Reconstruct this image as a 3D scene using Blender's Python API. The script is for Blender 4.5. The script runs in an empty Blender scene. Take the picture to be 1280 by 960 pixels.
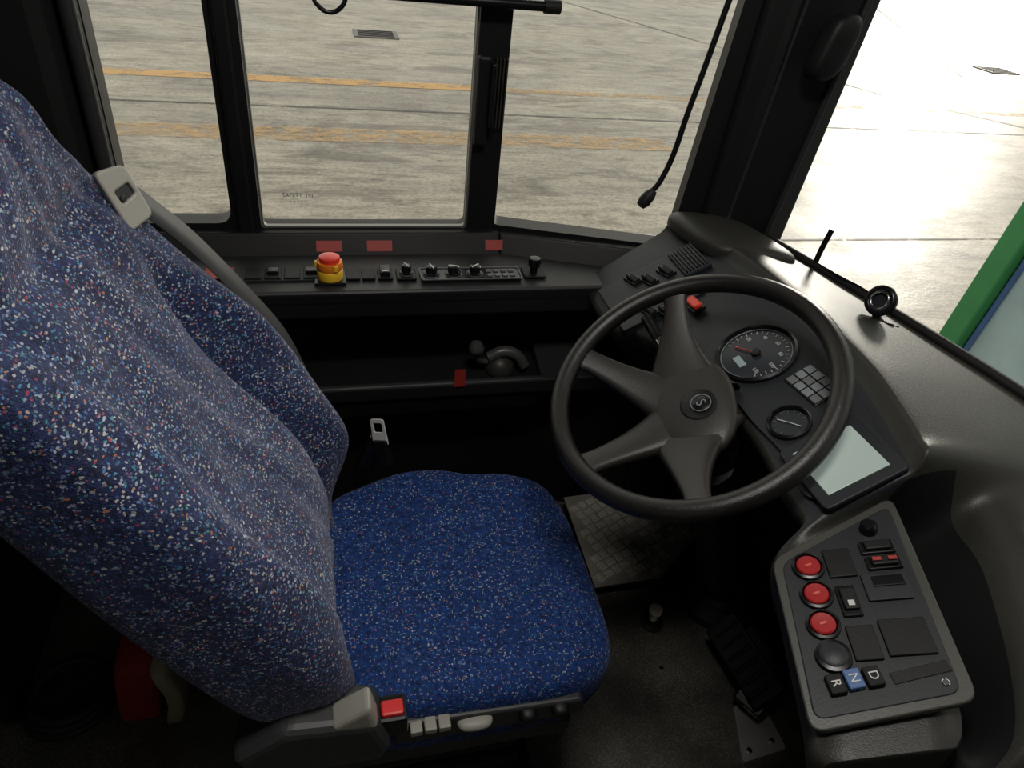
import bpy, bmesh, math, random
from mathutils import Vector, Matrix
random.seed(3)
D=bpy.data; C=bpy.context
col=C.scene.collection
IM=Matrix.Identity(4)

# ---------------------------------------------------------------- materials
def nt(name):
    m=D.materials.new(name); m.use_nodes=True
    t=m.node_tree; b=t.nodes['Principled BSDF']
    return m,t,b
def plastic(name,c,rough=.5,var=.25,bump=.15,scale=350,metal=0,spec=.5,big=6):
    m,t,b=nt(name); N=t.nodes; L=t.links
    tc=N.new('ShaderNodeTexCoord')
    n1=N.new('ShaderNodeTexNoise'); n1.inputs['Scale'].default_value=big; n1.inputs['Detail'].default_value=6
    L.new(tc.outputs['Object'],n1.inputs['Vector'])
    mx=N.new('ShaderNodeMix'); mx.data_type='RGBA'
    mx.inputs[6].default_value=[x*(1-var) for x in c]+[1]; mx.inputs[7].default_value=[min(1,x*(1+var)) for x in c]+[1]
    L.new(n1.outputs['Fac'],mx.inputs[0]); L.new(mx.outputs[2],b.inputs['Base Color'])
    b.inputs['Roughness'].default_value=rough; b.inputs['Metallic'].default_value=metal
    b.inputs['Specular IOR Level'].default_value=spec
    mr=N.new('ShaderNodeMapRange'); mr.inputs[3].default_value=max(0.03,rough-.12); mr.inputs[4].default_value=min(1,rough+.12)
    L.new(n1.outputs['Fac'],mr.inputs[0]); L.new(mr.outputs[0],b.inputs['Roughness'])
    if bump>0:
        n2=N.new('ShaderNodeTexNoise'); n2.inputs['Scale'].default_value=scale; n2.inputs['Detail'].default_value=2
        L.new(tc.outputs['Object'],n2.inputs['Vector'])
        bp=N.new('ShaderNodeBump'); bp.inputs['Strength'].default_value=bump; bp.inputs['Distance'].default_value=.001
        L.new(n2.outputs['Fac'],bp.inputs['Height']); L.new(bp.outputs[0],b.inputs['Normal'])
    return m
def emis(name,c,s):
    m,t,b=nt(name); b.inputs['Base Color'].default_value=(*c,1)
    b.inputs['Emission Color'].default_value=(*c,1); b.inputs['Emission Strength'].default_value=s
    b.inputs['Roughness'].default_value=.2
    return m

M_frame=plastic('black_frame_plastic',(.006,.006,.0065),.5,spec=.3)
M_wall=plastic('wall_panel_black',(.005,.005,.0055),.65,spec=.25)
M_ledge=plastic('ledge_plastic',(.017,.017,.018),.45,bump=.3,spec=.4)
M_dash=plastic('dash_plastic',(.027,.027,.0225),.44,bump=.35,scale=500,var=.4,spec=.38)
M_face=plastic('cluster_plastic',(.013,.015,.019),.48,bump=.2,spec=.4)
M_panel=plastic('panel_plastic',(.015,.017,.020),.5,spec=.4)
M_black=plastic('black_gloss',(.006,.006,.007),.28,bump=0,spec=.4)
M_rubber=plastic('rubber',(.01,.01,.01),.55,spec=.3)
M_wheel=plastic('wheel_rim',(.009,.008,.007),.32,bump=.5,scale=700)
M_hub=plastic('wheel_hub',(.024,.021,.018),.42,bump=.4,scale=600)
M_red=plastic('red_button',(.36,.016,.018),.35)
M_redlab=plastic('red_label',(.33,.028,.02),.5,bump=0)
M_orange=plastic('orange_plastic',(.85,.22,.02),.35,bump=0)
M_yellow=plastic('yellow_plastic',(.9,.50,.03),.4,bump=0)
M_white=plastic('white_print',(.55,.55,.53),.5,bump=0)
M_grey=plastic('grey_print',(.13,.135,.14),.5,bump=0)
M_lever=plastic('lever_grey',(.055,.055,.053),.35,bump=0)
M_cream=plastic('cream_plastic',(.30,.29,.255),.5)
M_seatpl=plastic('seat_base_plastic',(.028,.029,.031),.5)
M_chrome=plastic('chrome',(.7,.7,.68),.18,metal=1,bump=0)
M_silver=plastic('silver_pad',(.20,.22,.23),.35,bump=0)
M_blue=plastic('blue_key',(.06,.13,.30),.5,bump=0)
M_belt=plastic('belt_webbing',(.040,.040,.043),.6,bump=.6,scale=900)
M_screen=emis('screen_glass',(.34,.41,.38),.28)
M_dial=plastic('dial_face',(.02,.024,.03),.3,bump=0)
M_ceiling=plastic('ceiling_panel',(.12,.12,.115),.7)
M_green=plastic('green_paint',(.03,.20,.06),.5)
M_pale=plastic('pale_blue_paint',(.33,.44,.46),.5)
M_red_cloth=plastic('red_fabric',(.20,.008,.008),.8)
M_beige=plastic('beige_plastic',(.25,.22,.15),.5)

def glass():
    m=D.materials.new('window_glass'); m.use_nodes=True; t=m.node_tree; N=t.nodes; L=t.links
    N.clear(); o=N.new('ShaderNodeOutputMaterial'); tr=N.new('ShaderNodeBsdfTransparent'); gl=N.new('ShaderNodeBsdfGlossy')
    tr.inputs[0].default_value=(.93,.945,.93,1); gl.inputs['Roughness'].default_value=.02
    fr=N.new('ShaderNodeFresnel'); fr.inputs[0].default_value=1.25
    mx=N.new('ShaderNodeMixShader'); L.new(fr.outputs[0],mx.inputs[0]); L.new(tr.outputs[0],mx.inputs[1]); L.new(gl.outputs[0],mx.inputs[2])
    L.new(mx.outputs[0],o.inputs[0]); return m
M_glass=glass()

def fabric(name,base,dens=1.0,s0=150,amt=.7,sheen=.2):
    m,t,b=nt(name); N=t.nodes; L=t.links
    tc=N.new('ShaderNodeTexCoord')
    n=N.new('ShaderNodeTexNoise'); n.inputs['Scale'].default_value=130; n.inputs['Detail'].default_value=6; n.inputs['Roughness'].default_value=.75
    L.new(tc.outputs['Object'],n.inputs['Vector'])
    rg=N.new('ShaderNodeMapRange'); rg.inputs[1].default_value=.32; rg.inputs[2].default_value=.68; L.new(n.outputs['Fac'],rg.inputs[0])
    mx=N.new('ShaderNodeMix'); mx.data_type='RGBA'
    mx.inputs[6].default_value=[x*.15 for x in base]+[1]; mx.inputs[7].default_value=[x*2.0 for x in base]+[1]
    L.new(rg.outputs[0],mx.inputs[0]); cur=mx.outputs[2]
    wn=N.new('ShaderNodeTexNoise'); wn.inputs['Scale'].default_value=7; wn.inputs['Detail'].default_value=3
    L.new(tc.outputs['Object'],wn.inputs['Vector'])
    wr_=N.new('ShaderNodeMapRange'); wr_.inputs[1].default_value=.35; wr_.inputs[2].default_value=.65; wr_.inputs[3].default_value=.55; wr_.inputs[4].default_value=1.0
    L.new(wn.outputs['Fac'],wr_.inputs[0])
    specs=[((1,2.8,1.6),(.3,.2,.5),s0,.80,.34),((2.8,1,1.6),(.9,.1,.2),s0,.80,.34),((1.5,1.5,2.9),(.1,.7,1.1),s0*1.1,.80,.34),((1.2,1.2,1.2),(0,0,0),s0*1.8,.74,.38)]
    for i,(sc,ro,s,th,rad) in enumerate(specs):
        mp=N.new('ShaderNodeMapping'); mp.inputs['Scale'].default_value=sc; mp.inputs['Rotation'].default_value=ro; mp.inputs['Location'].default_value=(i*3.1,i*1.7,0)
        L.new(tc.outputs['Object'],mp.inputs[0])
        v=N.new('ShaderNodeTexVoronoi'); v.inputs['Scale'].default_value=s
        L.new(mp.outputs[0],v.inputs['Vector'])
        sp=N.new('ShaderNodeSeparateColor'); L.new(v.outputs['Color'],sp.inputs[0])
        g=N.new('ShaderNodeMath'); g.operation='GREATER_THAN'; g.inputs[1].default_value=1-(1-th)*dens; L.new(sp.outputs[0],g.inputs[0])
        l=N.new('ShaderNodeMath'); l.operation='LESS_THAN'; l.inputs[1].default_value=rad; L.new(v.outputs['Distance'],l.inputs[0])
        a=N.new('ShaderNodeMath'); a.operation='MULTIPLY'; L.new(g.outputs[0],a.inputs[0]); L.new(l.outputs[0],a.inputs[1])
        a1=N.new('ShaderNodeMapRange'); a1.inputs[3].default_value=amt*.25; a1.inputs[4].default_value=min(1,amt*1.25); L.new(sp.outputs[2],a1.inputs[0])
        a2=N.new('ShaderNodeMath'); a2.operation='MULTIPLY'; L.new(a1.outputs[0],a2.inputs[1]); L.new(a.outputs[0],a2.inputs[0])
        a3=N.new('ShaderNodeMath'); a3.operation='MULTIPLY'; L.new(a2.outputs[0],a3.inputs[0]); L.new(wr_.outputs[0],a3.inputs[1]); a2=a3
        cr=N.new('ShaderNodeValToRGB'); cr.color_ramp.interpolation='CONSTANT'
        cols=[(0,(.40,.46,.56)),(.28,(.09,.25,.50)),(.50,(.58,.56,.52)),(.70,(.06,.30,.33)),(.81,(.50,.20,.09)),(.88,(.42,.06,.10)),(.93,(.20,.18,.45))]
        e=cr.color_ramp.elements
        e[0].position=0; e[0].color=(*cols[0][1],1); e[1].position=cols[1][0]; e[1].color=(*cols[1][1],1)
        for p,c in cols[2:]:
            q=e.new(p); q.color=(*c,1)
        L.new(sp.outputs[1],cr.inputs[0])
        k=N.new('ShaderNodeMix'); k.data_type='RGBA'; L.new(a2.outputs[0],k.inputs[0]); L.new(cur,k.inputs[6]); L.new(cr.outputs[0],k.inputs[7]); cur=k.outputs[2]
    L.new(cur,b.inputs['Base Color']); b.inputs['Roughness'].default_value=.7
    b.inputs['Sheen Weight'].default_value=sheen; b.inputs['Sheen Roughness'].default_value=.3; b.inputs['Sheen Tint'].default_value=(.9,.88,1,1)
    b.inputs['Specular IOR Level'].default_value=.25
    n2=N.new('ShaderNodeTexNoise'); n2.inputs['Scale'].default_value=600; L.new(tc.outputs['Object'],n2.inputs['Vector'])
    bp=N.new('ShaderNodeBump'); bp.inputs['Strength'].default_value=.7; bp.inputs['Distance'].default_value=.003
    L.new(n2.outputs['Fac'],bp.inputs['Height']); L.new(bp.outputs[0],b.inputs['Normal'])
    return m
M_cush=fabric('seat_fabric_blue',(.006,.030,.140),.90,135,.76,.10)
M_back=fabric('seat_fabric_back',(.013,.020,.066),1.45,122,.92,.22)

def ground_mat():
    m,t,b=nt('worn_asphalt'); N=t.nodes; L=t.links
    tc=N.new('ShaderNodeTexCoord')
    def noise(s,d,sc=(1,1,1),ro=.65,dist=0):
        mp=N.new('ShaderNodeMapping'); mp.inputs['Scale'].default_value=sc; L.new(tc.outputs['Object'],mp.inputs[0])
        n=N.new('ShaderNodeTexNoise'); n.inputs['Scale'].default_value=s; n.inputs['Detail'].default_value=d; n.inputs['Roughness'].default_value=ro; n.inputs['Distortion'].default_value=dist
        L.new(mp.outputs[0],n.inputs['Vector']); return n.outputs['Fac']
    def ramp(src,p0,p1,c0,c1):
        r=N.new('ShaderNodeValToRGB'); r.color_ramp.elements[0].position=p0; r.color_ramp.elements[1].position=p1
        r.color_ramp.elements[0].color=(*c0,1); r.color_ramp.elements[1].color=(*c1,1); L.new(src,r.inputs[0]); return r.outputs[0]
    def mul(a,b_):
        x=N.new('ShaderNodeMix'); x.data_type='RGBA'; x.blend_type='MULTIPLY'; x.inputs[0].default_value=1
        L.new(a,x.inputs[6]); L.new(b_,x.inputs[7]); return x.outputs[2]
    c=ramp(noise(.22,5,(1,2.6,1),dist=1.2),.3,.7,(.21,.19,.16),(.42,.38,.305))
    c=mul(c,ramp(noise(.8,10,(.7,1.8,1),.75,1.0),.39,.50,(.48,.46,.44),(1,1,1)))
    c=mul(c,ramp(noise(4,10,(.6,2,1),.8),.41,.54,(.58,.57,.56),(1,1,1)))
    c=mul(c,ramp(noise(25,6),.38,.54,(.64,.64,.64),(1,1,1)))
    L.new(c,b.inputs['Base Color'])
    r=N.new('ShaderNodeMapRange'); r.inputs[1].default_value=.35;r.inputs[2].default_value=.65;r.inputs[3].default_value=.36; r.inputs[4].default_value=.50
    L.new(noise(1.3,8),r.inputs[0]); L.new(r.outputs[0],b.inputs['Roughness'])
    b.inputs['Specular IOR Level'].default_value=.32
    bp=N.new('ShaderNodeBump'); bp.inputs['Strength'].default_value=.2; bp.inputs['Distance'].default_value=.01
    L.new(noise(30,8),bp.inputs['Height']); L.new(bp.outputs[0],b.inputs['Normal'])
    return m
M_ground=ground_mat()
def line_mat(name,c,th,sc=3.5,w=.05,mx=.85):
    m=D.materials.new(name); m.use_nodes=True; t=m.node_tree; N=t.nodes; L=t.links; b=N['Principled BSDF']
    b.inputs['Base Color'].default_value=(*c,1); b.inputs['Roughness'].default_value=.6
    tc=N.new('ShaderNodeTexCoord'); n=N.new('ShaderNodeTexNoise'); n.inputs['Scale'].default_value=sc; n.inputs['Detail'].default_value=10; n.inputs['Roughness'].default_value=.8
    L.new(tc.outputs['Object'],n.inputs['Vector'])
    r=N.new('ShaderNodeMapRange'); r.inputs[1].default_value=th-w; r.inputs[2].default_value=th+w; r.inputs[4].default_value=mx; L.new(n.outputs['Fac'],r.inputs[0])
    L.new(r.outputs[0],b.inputs['Alpha']); return m
M_l1=line_mat('yellow_line_paint',(.58,.34,.12),.44,3.5,.06,.75)
M_l2=line_mat('faded_line_paint',(.48,.31,.14),.50,5,.09,.75)
M_crack=line_mat('joint_tar',(.07,.065,.06),.42)
def floor_mat():
    m,t,b=nt('speckled_vinyl'); N=t.nodes; L=t.links
    tc=N.new('ShaderNodeTexCoord'); v=N.new('ShaderNodeTexNoise'); v.inputs['Scale'].default_value=260; v.inputs['Detail'].default_value=2
    L.new(tc.outputs['Object'],v.inputs['Vector'])
    r=N.new('ShaderNodeValToRGB'); r.color_ramp.elements[0].position=.45; r.color_ramp.elements[1].position=.72
    r.color_ramp.elements[0].color=(.060,.057,.045,1); r.color_ramp.elements[1].color=(.18,.17,.15,1)
    L.new(v.outputs['Fac'],r.inputs[0])
    d=N.new('ShaderNodeTexNoise'); d.inputs['Scale'].default_value=7; d.inputs['Detail'].default_value=7; L.new(tc.outputs['Object'],d.inputs['Vector'])
    dr=N.new('ShaderNodeMapRange'); dr.inputs[1].default_value=.38; dr.inputs[2].default_value=.62; dr.inputs[3].default_value=.45; L.new(d.outputs['Fac'],dr.inputs[0])
    x=N.new('ShaderNodeMix'); x.data_type='RGBA'; x.blend_type='MULTIPLY'; x.inputs[0].default_value=1
    L.new(r.outputs[0],x.inputs[6]); L.new(dr.outputs[0],x.inputs[7]); L.new(x.outputs[2],b.inputs['Base Color']); b.inputs['Roughness'].default_value=.5
    return m
M_floor=floor_mat()

# ---------------------------------------------------------------- mesh helpers
def empty(name,loc=(0,0,0)):
    o=D.objects.new(name,None); col.objects.link(o); o.empty_display_size=.05; o.location=loc
    C.view_layer.update(); return o
def obj(name,me,mat=None,parent=None,smooth=False,mw=None):
    o=D.objects.new(name,me); col.objects.link(o)
    if mat: me.materials.append(mat)
    if smooth:
        for p in me.polygons: p.use_smooth=True
    if mw is not None: o.matrix_world=mw
    if parent:
        o.parent=parent; o.matrix_parent_inverse=parent.matrix_world.inverted()
    return o
def bevel(o,w,seg=2):
    if w>0:
        b=o.modifiers.new('bevel','BEVEL'); b.width=w; b.segments=seg; b.limit_method='ANGLE'; b.angle_limit=math.radians(35)
def box(name,c,s,mat,parent=None,bv=.003,mw=None,rot=None):
    bm=bmesh.new(); bmesh.ops.create_cube(bm,size=1)
    for v in bm.verts: v.co=Vector((v.co.x*s[0],v.co.y*s[1],v.co.z*s[2]))
    me=D.meshes.new(name); bm.to_mesh(me); bm.free()
    T=Matrix.Translation(c)
    if rot: T=T@Matrix.Rotation(rot[2],4,'Z')@Matrix.Rotation(rot[1],4,'Y')@Matrix.Rotation(rot[0],4,'X')
    if mw is not None: T=mw@T
    o=obj(name,me,mat,parent,mw=T); bevel(o,bv); return o
def cyl(name,r,h,mat,parent=None,mw=IM,r2=None,seg=40,bv=.002,z0=0):
    bm=bmesh.new(); bmesh.ops.create_cone(bm,cap_ends=True,segments=seg,radius1=r,radius2=r if r2 is None else r2,depth=h)
    for v in bm.verts: v.co.z+=h/2+z0
    me=D.meshes.new(name); bm.to_mesh(me); bm.free()
    for p in me.polygons: p.use_smooth=len(p.vertices)==4
    o=obj(name,me,mat,parent,mw=mw); bevel(o,bv); return o
def lathe(name,prof,mat,parent=None,mw=IM,seg=48):
    vs=[];fs=[]
    for i in range(seg):
        a=2*math.pi*i/seg
        for r,z in prof: vs.append((r*math.cos(a),r*math.sin(a),z))
    n=len(prof)
    for i in range(seg):
        j=(i+1)%seg
        for k in range(n-1): fs.append((i*n+k,j*n+k,j*n+k+1,i*n+k+1))
    me=D.meshes.new(name); me.from_pydata(vs,[],fs)
    bm=bmesh.new(); bm.from_mesh(me); bmesh.ops.remove_doubles(bm,verts=bm.verts,dist=1e-5); bmesh.ops.recalc_face_normals(bm,faces=bm.faces); bm.to_mesh(me); bm.free()
    o=obj(name,me,mat,parent,True,mw)
    o.modifiers.new('es','EDGE_SPLIT').split_angle=math.radians(40); return o
def torus(name,R,r,mat,parent=None,mw=IM,seg=96,s2=16,grip=0):
    vs=[];fs=[]
    for i in range(seg):
        a=2*math.pi*i/seg
        for k in range(s2):
            b=2*math.pi*k/s2; rr=R+r*math.cos(b)
            vs.append((rr*math.cos(a),rr*math.sin(a),r*math.sin(b)))
    for i in range(seg):
        for k in range(s2): fs.append((i*s2+k,((i+1)%seg)*s2+k,((i+1)%seg)*s2+(k+1)%s2,i*s2+(k+1)%s2))
    me=D.meshes.new(name); me.from_pydata(vs,[],fs); return obj(name,me,mat,parent,True,mw)
def tube(name,pts,r,mat,parent=None,seg=12,radii=None,smooth_path=True):
    P=[Vector(p) for p in pts]
    cu=D.curves.new(name,'CURVE'); cu.dimensions='3D'; cu.bevel_depth=r; cu.bevel_resolution=4; cu.use_fill_caps=True
    if smooth_path and len(P)>2:
        s=cu.splines.new('BEZIER'); s.bezier_points.add(len(P)-1)
        for b,p in zip(s.bezier_points,P): b.co=p; b.handle_left_type=b.handle_right_type='AUTO'
        s.resolution_u=10
        if radii:
            for b,q in zip(s.bezier_points,radii): b.radius=q
    else:
        s=cu.splines.new('POLY'); s.points.add(len(P)-1)
        for b,p in zip(s.points,P): b.co=(*p,1)
    tmp=D.objects.new('tmp',cu); col.objects.link(tmp); C.view_layer.update()
    me=D.meshes.new_from_object(tmp.evaluated_get(C.evaluated_depsgraph_get())); D.objects.remove(tmp); me.name=name
    me.materials.clear()
    return obj(name,me,mat,parent,True)
def rpoly(pts,r,n=6):
    out=[]; N=len(pts)
    for i in range(N):
        a=Vector(pts[i-1][:2]);b=Vector(pts[i][:2]);c=Vector(pts[(i+1)%N][:2])
        rr=r[i] if isinstance(r,(list,tuple)) else r
        d1=(a-b);d2=(c-b); rr=min(rr,d1.length*.45,d2.length*.45)
        p0=b+d1.normalized()*rr; p1=b+d2.normalized()*rr
        for k in range(n+1):
            t=k/n; out.append(p0*(1-t)**2+b*2*t*(1-t)+p1*t*t)
    return out
def shape(name,loops,depth,mat,parent=None,mw=IM,bv=.0):
    cu=D.curves.new(name,'CURVE'); cu.dimensions='2D'; cu.fill_mode='BOTH'; cu.extrude=max(depth/2-bv,.00001); cu.bevel_depth=bv; cu.bevel_resolution=2; cu.offset=-bv
    for lp in loops:
        s=cu.splines.new('POLY'); s.points.add(len(lp)-1); s.use_cyclic_u=True
        for q,p in zip(s.points,lp): q.co=(p[0],p[1],0,1)
    tmp=D.objects.new('tmp',cu); col.objects.link(tmp); C.view_layer.update()
    me=D.meshes.new_from_object(tmp.evaluated_get(C.evaluated_depsgraph_get())); D.objects.remove(tmp); me.name=name
    me.materials.clear()
    for v in me.vertices: v.co.z+=depth/2
    o=obj(name,me,mat,parent,False,mw); return o
def rcube(name,fn,mat,parent=None,n=20,k=5,mw=IM,sub=0):
    bm=bmesh.new(); bmesh.ops.create_cube(bm,size=2)
    bmesh.ops.subdivide_edges(bm,edges=bm.edges[:],cuts=n,use_grid_fill=True)
    for v in bm.verts:
        p=v.co; m=max(abs(p.x),abs(p.y),abs(p.z)); q=(abs(p.x)**k+abs(p.y)**k+abs(p.z)**k)**(1/k)
        p=p*(m/q); v.co=Vector(fn(p.x,p.y,p.z))
    bmesh.ops.recalc_face_normals(bm,faces=bm.faces)
    me=D.meshes.new(name); bm.to_mesh(me); bm.free()
    o=obj(name,me,mat,parent,True,mw)
    if sub:
        s=o.modifiers.new('sub','SUBSURF'); s.levels=sub; s.render_levels=sub
    return o
def grid(name,rows,mat,parent=None,smooth=True,closed=False):
    n=len(rows[0]); vs=[v for r in rows for v in r]; fs=[]
    for i in range(len(rows)-1):
        for k in range(n-1 if not closed else n):
            k2=(k+1)%n; fs.append((i*n+k,(i+1)*n+k,(i+1)*n+k2,i*n+k2))
    me=D.meshes.new(name); me.from_pydata(vs,[],fs); return obj(name,me,mat,parent,smooth)
def frame_of(origin,ux,uy):
    ux=Vector(ux).normalized(); uy=Vector(uy); uy=(uy-ux*uy.dot(ux)).normalized(); uz=ux.cross(uy)
    m=Matrix.Identity(4)
    for i in range(3): m[i][0]=ux[i];m[i][1]=uy[i];m[i][2]=uz[i];m[i][3]=origin[i]
    return m
def text(name,s,size,mat,parent,mw):
    cu=D.curves.new(name,'FONT'); cu.body=s; cu.size=size; cu.align_x='CENTER'; cu.align_y='CENTER'; cu.extrude=.0002
    tmp=D.objects.new('tmp',cu); col.objects.link(tmp); C.view_layer.update()
    me=D.meshes.new_from_object(tmp.evaluated_get(C.evaluated_depsgraph_get())); D.objects.remove(tmp); me.materials.clear()
    return obj(name,me,mat,parent,False,mw)

# ---------------------------------------------------------------- exterior
def plane(name,x0,x1,y0,y1,z,mat,parent=None):
    me=D.meshes.new(name); me.from_pydata([(x0,y0,z),(x1,y0,z),(x1,y1,z),(x0,y1,z)],[],[(0,1,2,3)]); return obj(name,me,mat,parent)
plane('ground',-60,90,-40,110,-1.0,M_ground)
pk=empty('parking_line'); plane('stripe',-40,2.3,9.97,10.27,-.995,M_l1,pk); plane('stripe_faint',2.3,14,9.97,10.2,-.995,M_l2,pk)
pk=empty('parking_line'); plane('stripe',-14,4.0,7.65,8.10,-.994,M_l2,pk)
jt=empty('pavement_joint')
plane('joint_1',-40,60,8.86,8.91,-.996,M_crack,jt); plane('joint_2',-40,60,5.2,5.23,-.996,M_crack,jt)
for i,(a,b,w) in enumerate([((9.4,11.0),(14,5.5),.05),((12.8,12.9),(22,30),.08),((9.4,11.0),(3,26),.06)]):
    a=Vector((*a,-.993));b=Vector((*b,-.993)); n=Vector((-(b-a).y,(b-a).x,0)).normalized()*w/2
    me=D.meshes.new('j'); me.from_pydata([a-n,b-n,b+n,a+n],[],[(0,1,2,3)]); obj('joint_%d'%(i+3),me,M_crack,jt)
def manhole(x,y):
    mh=empty('manhole_cover',(x,y,-1)); 
    box('plate',(x,y,-.99),(.75,.6,.02),plastic('cast_iron',(.12,.115,.11),.6),mh)
    for i in range(5): box('rib_%d'%i,(x,y-.23+i*.11,-.976),(.6,.03,.012),M_rubber,mh)
manhole(.94,13.4); manhole(14.5,13.8)
pw=empty('painted_wall',(3.1,2.5,-1))
pw_parts=[box('panel',(3.16,.47,.6),(.12,3.9,3.2),M_pale,pw,.01),
box('green_edge',(3.13,2.50,.6),(.2,.12,3.22),M_green,pw,.01),
box('blue_trim',(3.09,2.42,.6),(.02,.02,3.2),M_blue,pw,.002)]
pw.rotation_euler=(math.radians(5),0,0)

# ---------------------------------------------------------------- room shell
floor=box('floor',(-.95,.16,-.03),(4.1,2.56,.06),M_floor,None,0)
ceil=box('ceiling',(-.95,.16,2.08),(4.1,2.6,.06),M_ceiling,None,0)
wr=box('wall_rear',(-3.0,.16,1.0),(.05,2.6,2.2),M_ceiling,None,0)
WR=empty('wall_right',(-1,-1.12,0))
box('lower',(-.95,-1.12,.55),(4.1,.05,1.15),M_ceiling,WR,0); box('upper',(-.95,-1.12,1.82),(4.1,.05,.5),M_ceiling,WR,0)
for i,(x,w) in enumerate([(-2.6,.7),(-1.5,.4),(.10,1.6),(.95,.3)]): box('light_blocker_%d'%i,(x,-1.12,1.3),(w,.05,.9),M_frame,WR,0)  # out of view, widened to shut out side light and raise contrast
WL=empty('wall_left',(-.5,1.44,0))
YW=1.42
mwW=frame_of((0,YW+.05,0),(1,0,0),(0,0,1))
def rr(x0,x1,z0,z1,r): return rpoly([(x0,z0),(x1,z0),(x1,z1),(x0,z1)],r)
shape('panel',[[(-3,.0),(.352,.0),(.352,2.06),(-3,2.06)],rr(-.378,-.190,.826,1.78,.03),rr(-.136,.291,.814,1.78,.012)],.05,M_frame,WL,mwW)
A=Vector((.345,YW,0)); B=Vector((.80,1.295,0))
dirv=(B-A).normalized(); mwF=frame_of(A+Vector((.012,.05,0)),dirv,(0,0,1)); Lf=(B-A).length
shape('panel_front',[[(0,0),(Lf+.06,0),(Lf+.06,2.06),(0,2.06)],rpoly([(.0,.824),(.395,.818),(.455,1.78),(.0,1.78)],.02)],.05,M_frame,WL,mwF)
w1=empty('window_1'); g=box('glass',(-.284,1.455,1.3),(.19,.004,.97),M_glass,w1,0)
w2=empty('window_2'); box('glass',(.077,1.455,1.3),(.44,.004,.98),M_glass,w2,0)
shape('silver_lip',[rr(-.134,.289,.816,1.775,.012),rr(-.130,.285,.820,1.77,.01)],.012,plastic('alu_lip',(.22,.22,.20),.4,metal=.6),w2,frame_of((0,YW+.012,0),(1,0,0),(0,0,1)))
text('glass_mark','SAFETY  (=)\n- - - - -',.012,M_grey,w2,frame_of((-.06,1.450,.868),(1,0,0),(0,0,1)))
w3=empty('window_3'); box('glass',(Lf/2,1.3,-.02),(Lf,.98,.004),M_glass,w3,0,mw=mwF)
la=empty('window_latch',(.305,1.4,1.1))
box('body',(.302,1.408,1.085),(.026,.022,.17),M_frame,la,.006); box('grip',(.318,1.398,1.10),(.012,.03,.12),M_black,la,.004)
for i in range(4): box('rib_%d'%i,(.326+.007*i,1.412,1.10),(.003,.014,.13),M_dash,la,.001)
tr=empty('trim_1'); 
for i,(x,w) in enumerate([(-.163,.03),(-.39,.02)]): box('bead_%d'%i,(x,1.415,1.3),(w,.02,1.0),M_frame,tr,.006)
box('left_pillar',(-.52,1.39,1.2),(.22,.07,1.7),M_wall,tr,.03)
tube('left_edge',[(-.392,1.40,2.0),(-.392,1.40,.82)],.014,M_ledge,tr)
sb=empty('sun_blind_rod',(.2,1.39,1.24))
tube('rod',[(-.02,1.385,1.262),(.42,1.385,1.262)],.009,M_black,sb); tube('tip',[(.40,1.385,1.262),(.43,1.385,1.262)],.012,M_rubber,sb)
box('cassette',(.19,1.40,1.275),(.30,.03,.02),M_black,sb,.006)
tube('clip',[(-.01,1.37,1.262),(.0,1.37,1.240),(.02,1.37,1.230),(.04,1.37,1.240),(.05,1.37,1.262)],.004,M_black,sb)

LD=empty('side_console',(0,1.3,.7))
def prism(name,prof,x0,x1,mat,parent,bv=.004,y1shift=0):
    vs=[(x0,y,z) for y,z in prof]+[(x1,y+y1shift,z) for y,z in prof]; n=len(prof)
    fs=[tuple(range(n)),tuple(range(2*n-1,n-1,-1))]+[(i,i+n,(i+1)%n+n,(i+1)%n) for i in range(n)]
    me=D.meshes.new(name); me.from_pydata(vs,[],fs)
    bm=bmesh.new(); bm.from_mesh(me); bmesh.ops.recalc_face_normals(bm,faces=bm.faces); bm.to_mesh(me); bm.free()
    o=obj(name,me,mat,parent); bevel(o,bv,3); return o
prism('ledge_top',[(1.225,.770),(1.42,.775),(1.42,.73),(1.235,.735)],-.9,.60,M_ledge,LD,.008)
prism('sill_band',[(1.375,.770),(1.40,.814),(1.43,.814),(1.43,.76)],-.9,.36,M_frame,LD,.004)
prism('sill_band_front',[(1.375,.770),(1.40,.812),(1.44,.812),(1.44,.76)],.36,.74,M_frame,LD,.004,-.115)
prism('recess_back',[(1.36,.735),(1.42,.735),(1.42,.0),(1.38,.0)],-.9,.9,M_wall,LD,.004)
prism('ledge_front',[(1.228,.765),(1.245,.765),(1.262,.70),(1.245,.70)],-.9,.60,M_ledge,LD,.006)
prism('lower_shelf',[(1.255,.510),(1.37,.525),(1.37,.42),(1.27,.42)],-.9,.46,M_wall,LD,.012)
prism('shelf_lip',[(1.246,.520),(1.262,.526),(1.268,.48),(1.252,.48)],-.9,.46,M_ledge,LD,.006)
prism('shelf_front_end',[(1.246,.520),(1.36,.555),(1.36,.45),(1.252,.48)],.455,.70,M_ledge,LD,.004)
box('blank_plate',(-.07,1.357,.60),(.06,.01,.03),M_frame,LD,.003)

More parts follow.
